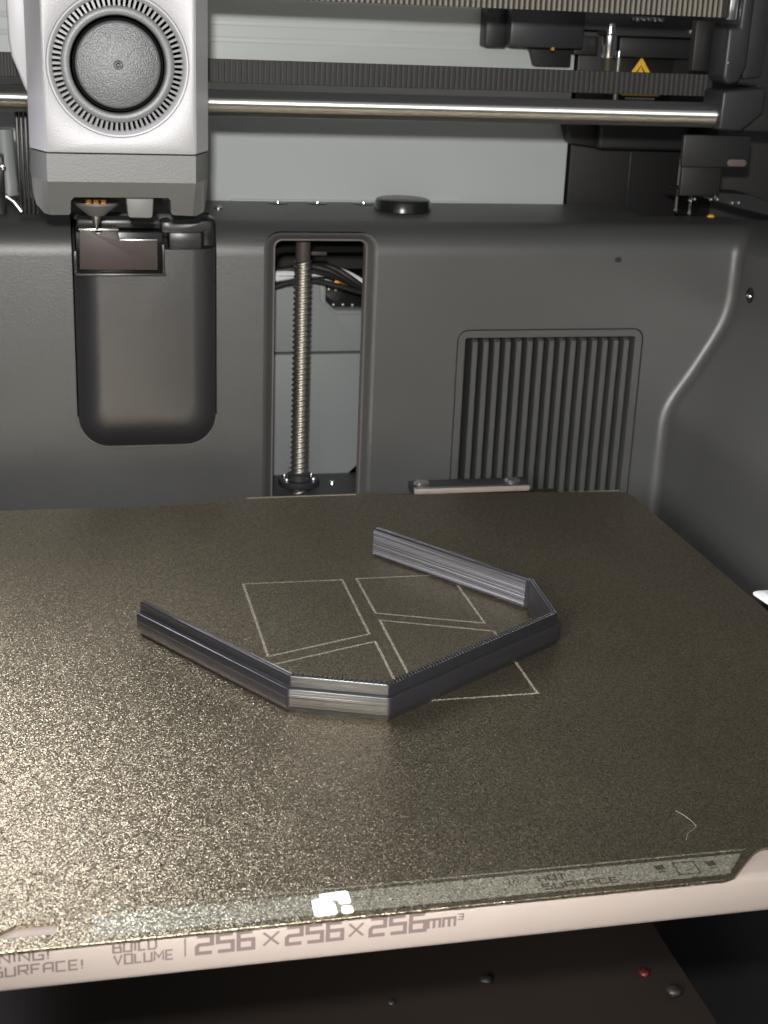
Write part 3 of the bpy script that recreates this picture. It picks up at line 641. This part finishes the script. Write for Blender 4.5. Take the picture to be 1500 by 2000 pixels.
# ------------------------------------------------------------------ heated bed
t = thing('heat_bed', (0, 0, -10.3), 'tan aluminium heated bed with printed dimensions on its front face', 'print bed')
BZ = -0.85
mb = MB(); mb.prism([(-126.5, -1.6), (-125.6, BZ), (129, BZ), (129, -10.2), (-126.5, -10.2)], -100, 120, 'Y', 0); mb.bm.free()
mb = MB(); rg = []
pf = [(-120, BZ), (-124.6, BZ), (-125.6, BZ-0.25), (-126.3, BZ-0.8), (-126.6, BZ-1.6), (-126.6, -8.9), (-126.3, -9.7), (-125.7, -10.25), (-120, -10.3), (124, -10.3), (126, -9.4), (126, BZ)]
mb.loft([[(x, y, z) for y, z in pf] for x in (-126, 121.5)], True, True)
bed = mb.build('bed_block', 'bed', t, ang=28)
FYB = -126.66
STROKES = {  # boxy stroke letters on a 0..w by 0..1 cell
 'W': (1.0, [[(0, 1), (.2, 0), (.5, .7), (.8, 0), (1, 1)]]), 'A': (.8, [[(0, 0), (0, .8), (.2, 1), (.8, 1), (.8, 0)], [(0, .42), (.8, .42)]]),
 'R': (.8, [[(0, 0), (0, 1), (.8, 1), (.8, .45)], [(.8, .45), (0, .45)], [(.4, .45), (.8, 0)]]), 'N': (.8, [[(0, 0), (0, 1), (.8, 0), (.8, 1)]]),
 'I': (.15, [[(.07, 0), (.07, 1)]]), 'G': (.8, [[(.8, 1), (0, 1), (0, 0), (.8, 0), (.8, .5), (.42, .5)]]), '!': (.15, [[(.07, 1), (.07, .28)], [(.07, .14), (.07, 0)]]),
 'H': (.8, [[(0, 0), (0, 1)], [(.8, 0), (.8, 1)], [(0, .5), (.8, .5)]]), 'O': (.8, [[(0, 0), (.8, 0), (.8, 1), (0, 1), (0, 0)]]),
 'T': (.8, [[(0, 1), (.8, 1)], [(.4, 1), (.4, 0)]]), 'S': (.8, [[(.8, 1), (0, 1), (0, .52), (.8, .52), (.8, 0), (0, 0)]]),
 'U': (.8, [[(0, 1), (0, 0), (.8, 0), (.8, 1)]]), 'F': (.75, [[(0, 0), (0, 1), (.75, 1)], [(0, .5), (.65, .5)]]),
 'C': (.8, [[(.8, 1), (0, 1), (0, 0), (.8, 0)]]), 'E': (.75, [[(.75, 1), (0, 1), (0, 0), (.75, 0)], [(0, .5), (.65, .5)]]),
 'B': (.8, [[(0, -.08), (0, 1), (.7, 1), (.7, .52)], [(.7, .52), (0, .52)], [(.72, .56), (.8, .42), (.8, 0), (0, 0)]]), 'L': (.7, [[(0, 1), (0, 0), (.7, 0)]]),
 'D': (.8, [[(0, 0), (.65, 0), (.8, .2), (.8, .8), (.65, 1), (0, 1), (0, 0)]]), 'V': (.85, [[(0, 1), (.42, 0), (.85, 1)]]),
 'M': (.95, [[(0, 0), (0, 1), (.47, .35), (.95, 1), (.95, 0)]]), '2': (.8, [[(0, 1), (.8, 1), (.8, .5), (.12, .5), (0, .38), (0, 0), (.8, 0)]]),
 '5': (.8, [[(.8, 1), (0, 1), (0, .55), (.8, .55), (.8, 0), (0, 0)]]), '6': (.8, [[(.75, 1), (0, 1), (0, 0), (.8, 0), (.8, .58)], [(.9, .55), (0, .55)]]),
 'x': (.8, [[(0, .02), (.75, .88)], [(0, .88), (.75, .02)]]), 'm': (1.0, [[(0, 0), (0, .62), (1, .62), (1, 0)], [(.5, .62), (.5, 0)]]),
 '3': (.6, [[(0, 1), (.6, 1), (.6, 0), (0, 0)], [(.1, .5), (.6, .5)]]), '|': (.1, [[(.05, 1), (.05, 0)]]), ' ': (.45, [])}
def write(name, text, x0, x1, z0, h, stroke, f, mat, parent):
    adv = []; tot = 0
    for ch in text:
        w = STROKES[ch][0]; adv.append(tot); tot += w+0.32
    tot -= 0.32; sx = (x1-x0)/tot; mb = MB()
    for ch, a in zip(text, adv):
        for q, s in enumerate(STROKES[ch][1]):
            cl_ = s[0] == s[-1]
            ribbon(mb, [(x0+(a+p[0])*sx, z0+p[1]*h) for p in (s[:-1] if cl_ else s)], stroke, lambda u, v: f(u, v, q*0.012), cl_)
    return mb.build(name, mat, parent, smooth=False, flip=False)
ff = lambda a, b_, d=0: (a, FYB-d, b_)
write('printed_text', 'WARNING!', -110.5, -93.2, -3.2, 2.0, 0.42, ff, 'ink', t)
write('printed_text', 'HOT SURFACE!', -112.5, -86.9, -6.3, 2.1, 0.42, ff, 'ink', t)
write('printed_text', 'BUILD', -81.1, -72.9, -3.4, 2.1, 0.42, ff, 'ink', t)
write('printed_text', 'VOLUME', -81.0, -69.7, -6.2, 2.1, 0.42, ff, 'ink', t)
write('printed_text', '|', -67.5, -67.1, -6.0, 4.2, 0.32, ff, 'ink', t)
write('printed_text', '256', -65.0, -53.9, -5.6, 3.9, 0.85, ff, 'ink', t)
write('printed_text', 'x', -51.9, -48.6, -5.4, 3.5, 0.5, ff, 'ink', t)
write('printed_text', '256', -47.2, -36.0, -5.6, 3.9, 0.85, ff, 'ink', t)
write('printed_text', 'x', -34.6, -31.5, -5.4, 3.5, 0.5, ff, 'ink', t)
write('printed_text', '256', -30.2, -18.9, -5.6, 3.9, 0.85, ff, 'ink', t)
write('printed_text', 'mm', -18.2, -12.6, -5.4, 3.4, 0.6, ff, 'ink', t)
write('printed_text', '3', -12.0, -10.9, -3.9, 1.3, 0.32, ff, 'ink', t)
# rear bar of the bed with its two screws
mb = MB(); mb.box(42.4, 89.0, 137.2, 146, -3.6, -0.9, 0.2); bar = mb.build('rear_bar', 'grey', t)
mb = MB(); mb.box(42.6, 88.8, 136.2, 137.1, -3.4, -1.3, 0.2); mb.build('bar_lit_face', 'bed', bar)  # lit front face of the bar, painted as a paler strip
mb = MB(); mb.box(20, 100, 125, 140, -8, -4.0, 0.4); mb.build('rear_flange', 'greydark', t)
for x in (46.5, 83.0):
    mb = MB(); mb.lathe([(3.2, 0), (3.2, 0.5), (2.6, 1.2), (1.2, 1.5), (0.01, 1.5)], 'Z', (x, 140.5, -0.9), 24); mb.build('screw', 'bright', bar)

# ------------------------------------------------------------------ build plate
t = thing('build_plate', (0, 0, -0.8), 'dark golden textured build plate with etched outlines and sparkle', 'build plate')
outline = [(-122.5, -127.7), (46.2, -127.7)] + [(48.6, -126.9), (50.2, -125.4), (56.4, -119.6), (58.4, -118.2), (60.5, -117.6)] + [(88, -117.6), (118.0, -117.6), (121.5, -116.5), (123.2, -113.5), (123.4, -110),
           (123.4, 116.0), (122.6, 120.0), (120.0, 121.9), (112, 122.6), (77, 125.2), (40, 127.3), (31.0, 127.9), (29.0, 129.3), (27.0, 130.2), (-30.4, 130.4), (-33.6, 129.4), (-35.6, 126.6), (-37.2, 124.9), (-39.6, 124.4),
           (-116, 125.2), (-121, 124), (-123.2, 121), (-123.4, 116), (-123.4, -124), (-123.2, -127)]
mb = MB(); mb.prism(outline, -0.75, 0.0, 'Z', 0.12, 1)
sheet = mb.build('steel_sheet', 'pei', t, ang=20)
sl = MB(); sl.prism([(-112, -123.6), (-91.6, -123.6), (-91.4, -120.2), (-92.0, -119.7), (-99.6, -119.6), (-103.5, -122.2), (-112, -122.4)], -3, 3, 'Z', 0)
sl = sl.build('cutter', 'pei')
s2 = MB(); s2.prism([(-22.8, 129.3), (18.4, 128.6), (18.4, 129.2), (-22.8, 129.9)], -3, 3, 'Z', 0); s2 = s2.build('cutter', 'pei')
cut(sheet, [sl, s2]); sheet.data.set_sharp_from_angle(angle=math.radians(20))
mb = MB(); mb.box(-22.8, 18.4, 128.9, 129.7, -0.6, 0.12, 0.05, 1); mb.build('rear_slot_edge', 'bed', t)
zf = lambda z: (lambda a, b_, d=0: (a, b_, z+d))
Z1, Z2 = 0.03, 0.06
for pts in ([(-34.2, 47.4), (-2.8, 46.9), (-2.8, 5.2), (-33.9, -5.9)], [(-33.2, -11.2), (-2.2, -0.1), (-2.3, -38.3), (-33.2, -38.3)],
            [(1.9, 47.2), (32.6, 47.2), (32.9, 8.1), (2.2, 19.7)], [(2.3, 14.4), (34.0, 2.2), (34.0, -38.4), (2.3, -38.4)]):
    mb = MB(); ribbon(mb, pts, 0.8, zf(Z1), True); mb.build('etched_outline', 'pei_line', t, flip=False)
# front label strip
mb = MB(); sp = [(-85, -119.0), (53.8, -119.0), (47.9, -125.9), (-85, -125.9)]
mb.add([(x, y, Z1) for x, y in sp], [(3, 2, 1, 0)]); strip = mb.build('label_strip', 'pei_strip', t, flip=False)
mb = MB(); ribbon(mb, [(-86, -117.6), (55.6, -117.6)], 0.45, zf(Z1)); mb.build('strip_line', 'pei_strip', strip, flip=False)
def flat(name, polys, z, mat, parent):
    m_ = MB()
    for p in polys: m_.add([(x, y, z) for x, y in p], [tuple(range(len(p)))])
    return m_.build(name, mat, parent, smooth=False, flip=True)
emb = [[(-39.5, -119.1), (-34.1, -118.8), (-33.5, -119.3), (-33.5, -122.6), (-34.0, -123.1), (-35.6, -123.0), (-36.1, -122.6), (-36.1, -121.4), (-38.8, -121.4), (-39.6, -120.6)],
       [(-41.4, -121.2), (-40.9, -120.7), (-39.7, -120.6), (-38.9, -121.5), (-38.6, -122.0), (-37.5, -122.0), (-36.9, -122.6), (-36.9, -125.8), (-37.4, -126.3), (-41.1, -126.4), (-41.6, -125.9)],
       [(-35.9, -124.3), (-35.5, -123.8), (-34.1, -123.8), (-33.6, -124.3), (-33.6, -125.9), (-34.1, -126.3), (-35.6, -126.3), (-36.0, -125.8)]]
mb = MB()
for p in emb: mb.prism(p, 0.0, 0.14, 'Z', 0.03, 1)
mb.build('white_emblem', 'white', strip)
for k in range(3):
    mb = MB(); ribbon(mb, [(0.2+k*0.95, -119.9), (0.6+k*0.95, -120.7), (0.2+k*0.95, -121.6), (0.6+k*0.95, -122.5)], 0.28, zf(Z2)); mb.build('heat_wave_mark', 'pei_dark', strip, flip=False)
write('strip_text', 'HOT', 6.7, 12.8, -121.9, 1.7, 0.42, zf(Z2), 'pei_dark', strip)
write('strip_text', 'SURFACE', 6.9, 23.4, -124.9, 1.8, 0.42, zf(Z2), 'pei_dark', strip)
mb = MB(); ribbon(mb, [(37.3, -120.2), (42.1, -120.2), (41.8, -124.5), (37.2, -124.5)], 0.35, zf(Z2), True); mb.build('square_mark', 'pei_dark', strip, flip=False)
for x0, y0 in ((32.7, -120.2), (44.3, -120.5)):
    flat('small_mark', [[(x0, y0-0.2), (x0+2.3, y0-0.1), (x0+2.2, y0-1.9), (x0+0.3, y0-2.0)], [(x0+0.2, y0-2.5), (x0+2.2, y0-2.4), (x0+2.2, y0-2.8), (x0+0.2, y0-2.9)]], Z2, 'pei_dark', strip)

# ------------------------------------------------------------------ the printed piece on the plate
org, ang = Vector((20.15, -28.5)), math.radians(33.55)
t = thing('printed_bracket', (20.15, -28.5, 0), 'charcoal printed bracket with angled corners and a stepped rim lying open on the plate', 'printed part')
U = Vector((math.cos(ang), math.sin(ang))); V = Vector((-math.sin(ang), math.cos(ang)))
path = [(-51.0, 84.0), (-51.4, 20.4), (-35.6, -0.9), (35.5, -0.9), (51.0, 20.2), (47.8, 84.0)]
def round_path(p, r, n=3):
    out = [Vector(p[0])]
    for i in range(1, len(p)-1):
        a, b_, c_ = Vector(p[i-1]), Vector(p[i]), Vector(p[i+1])
        d0, d1 = (a-b_).normalized(), (c_-b_).normalized()
        q0, q1 = b_+d0*r, b_+d1*r
        for k in range(n+1):
            s = k/n; out.append(q0*(1-s)**2+b_*2*s*(1-s)+q1*s*s)
    out.append(Vector(p[-1])); return out
rp = round_path(path, 0.9)
nrm = []
for i in range(len(rp)):
    d = ((rp[min(i+1, len(rp)-1)]-rp[i]).normalized() if i < len(rp)-1 else Vector((0, 0)))+((rp[i]-rp[i-1]).normalized() if i > 0 else Vector((0, 0)))
    d.normalize(); nn = Vector((-d.y, d.x))
    e = (rp[i]-rp[i-1]).normalized() if i > 0 else d
    k = 1/max(0.5, nn.dot(Vector((-e.y, e.x)))); nrm.append(nn*k)
def loc3(uv, z): 
    w_ = org+U*uv.x+V*uv.y; return (w_.x, w_.y, z)
profile = [(1.0, 0.0), (0.12, 1.9), (0.0, 2.3), (0.0, 6.55), (0.08, 6.8), (0.25, 6.92), (1.15, 6.98), (1.25, 7.1), (1.25, 9.75), (1.38, 9.95), (2.75, 9.95), (2.95, 9.8), (3.0, 9.6), (3.0, 1.2), (2.4, 0.0)]
mb = MB()
mb.loft([[loc3(rp[i]+nrm[i]*o_, z) for o_, z in profile] for i in range(len(rp))], True, True)
body = mb.build('bracket_body', 'filament', t, ang=25)
# scuffed inner face of the far arm, lamp sheen and end glints painted in
a_, b_ = Vector(path[5]), Vector(path[4])
d_ = (b_-a_).normalized(); n_ = Vector((d_.y, -d_.x))
if n_.x > 0: n_ = -n_
q0, q1 = a_+d_*0.15+n_*3.0, b_-d_*2.3+n_*3.0
mb = MB(); mb.loft([[loc3(q+n_*o_, z) for o_, z in ((-0.2, 0.8), (0.06, 1.0), (0.07, 9.3), (-0.2, 9.6))] for q in (q0, q1)], True, True)
o = mb.build('streaked_inner_face', 'filament_streaked', t, ang=25); o['label'] = 'inner face with pale scuff streaks and painted sheen'
for q in (q0+d_*0.3, q1-d_*0.2):
    mb = MB(); mb.tube([loc3(q, 0.9), loc3(q, 5), loc3(q, 9.5)], 0.3, 8); mb.build('edge_glint', 'filament_streaked', t)  # pale beads stand in for light caught on both end edges
mb = MB()
segs = [(1, 4), (5, 8), (9, 12)]
corner = [rp[k] for k in range(len(rp))]
def seg_beads(a, b_, na, nb, step):
    L = (b_-a).length; n_ = int(L/step)
    for i in range(n_):
        s = (i+0.5)/n_; p = a.lerp(b_, s); d = (b_-a).normalized(); nn = Vector((-d.y, d.x))
        for off in ((1.7, 2.5)):
            q = p+nn*off+d*(0.35 if off > 2 else 0); l, w_ = 0.5, 0.30; dx = (d+nn*0.7).normalized(); dy = Vector((-dx.y, dx.x))
            base = [loc3(q+dx*l+dy*w_, 9.93), loc3(q-dx*l+dy*w_, 9.93), loc3(q-dx*l-dy*w_, 9.93), loc3(q+dx*l-dy*w_, 9.93)]
            topq = [loc3(q+dx*l*.5+dy*w_*.4, 10.28), loc3(q-dx*l*.5+dy*w_*.4, 10.28), loc3(q-dx*l*.5-dy*w_*.4, 10.28), loc3(q+dx*l*.5-dy*w_*.4, 10.28)]
            mb.add(base+topq, [(4, 5, 6, 7), (0, 1, 5, 4), (1, 2, 6, 5), (2, 3, 7, 6), (3, 0, 4, 7)])
P_ = [Vector(p) for p in path]
seg_beads(P_[1], P_[2], 0, 0, 1.25); seg_beads(P_[2], P_[3], 0, 0, 1.15); seg_beads(P_[3], P_[4], 0, 0, 1.15)
o = mb.build('top_infill_beads', 'filament', t, ang=60); o['kind'] = 'stuff'
# straight extrusion lines on the flat top of the two arms
mb = MB()
for a, b_ in ((P_[0], P_[1]), (P_[4], P_[5])):
    d = (b_-a).normalized(); nn = Vector((-d.y, d.x))
    for off in (1.55, 1.9, 2.25, 2.6):
        a2, b2 = a+nn*off+d*0.6, b_+nn*off-d*0.6
        mb.tube([loc3(a2, 9.88), loc3(a2.lerp(b2, 0.5), 9.9), loc3(b2, 9.88)], 0.2, 6)
o = mb.build('top_lines', 'filament', t, ang=60); o['kind'] = 'stuff'

# ------------------------------------------------------------------ small loose things
mb = MB(); mb.tube([(46.7, -100.4, 0.2), (47.4, -102.6, 0.45), (48.2, -105.2, 0.5), (48.6, -107.4, 0.3), (47.4, -108.6, 0.3), (45.6, -109.8, 0.35), (44.2, -111.9, 0.15)], 0.09, 5)
tag(mb.build('hair', 'hair'), 'bent pale hair lying on the plate at lower right', 'hair')
mb = MB(); mb.prism([(126.2, 21.2), (128.2, 21.8), (157, 23), (157, 2), (128.4, 4)], -1.4, -0.2, 'Z', 0.25, 2)
c = mb.build('pale_clip', 'white'); tag(c, 'pale flat clip beside the right edge of the build plate', 'clip')
mb = MB(); mb.prism([(129.2, 19.8), (150, 21), (150, 6), (130.4, 8)], -0.25, -0.1, 'Z', 0.05, 1); mb.build('clip_inset', 'cardwhite', c)
def scrap(name, x, y, z, r, mat, label, cat, sq=0.5):
    bm = bmesh.new(); bmesh.ops.create_icosphere(bm, subdivisions=2, radius=r*S)
    for v in bm.verts: v.co *= random.uniform(0.82, 1.12); v.co.z *= sq; v.co += Vector((x, y, z+r*sq))*S
    m_ = MB(); m_.merge(bm); return tag(m_.build(name, mat, ang=180), label, cat)
scrap('plastic_scrap', 77, -33, -100, 1.8, 'red', 'red plastic scrap on the dark floor under the bed', 'scrap')
scrap('plastic_scrap', 82, -43, -100, 2.6, 'scrap', 'larger grey plastic scrap on the dark floor under the bed', 'scrap', 0.6)
scrap('plastic_scrap', -1, -33, -100, 1.4, 'scrap', 'small grey speck on the dark floor below the printed numbers', 'scrap')
scrap('plastic_scrap', 29, -28, -100, 2.0, 'black', 'black crumb on the dark floor under the bed', 'scrap')
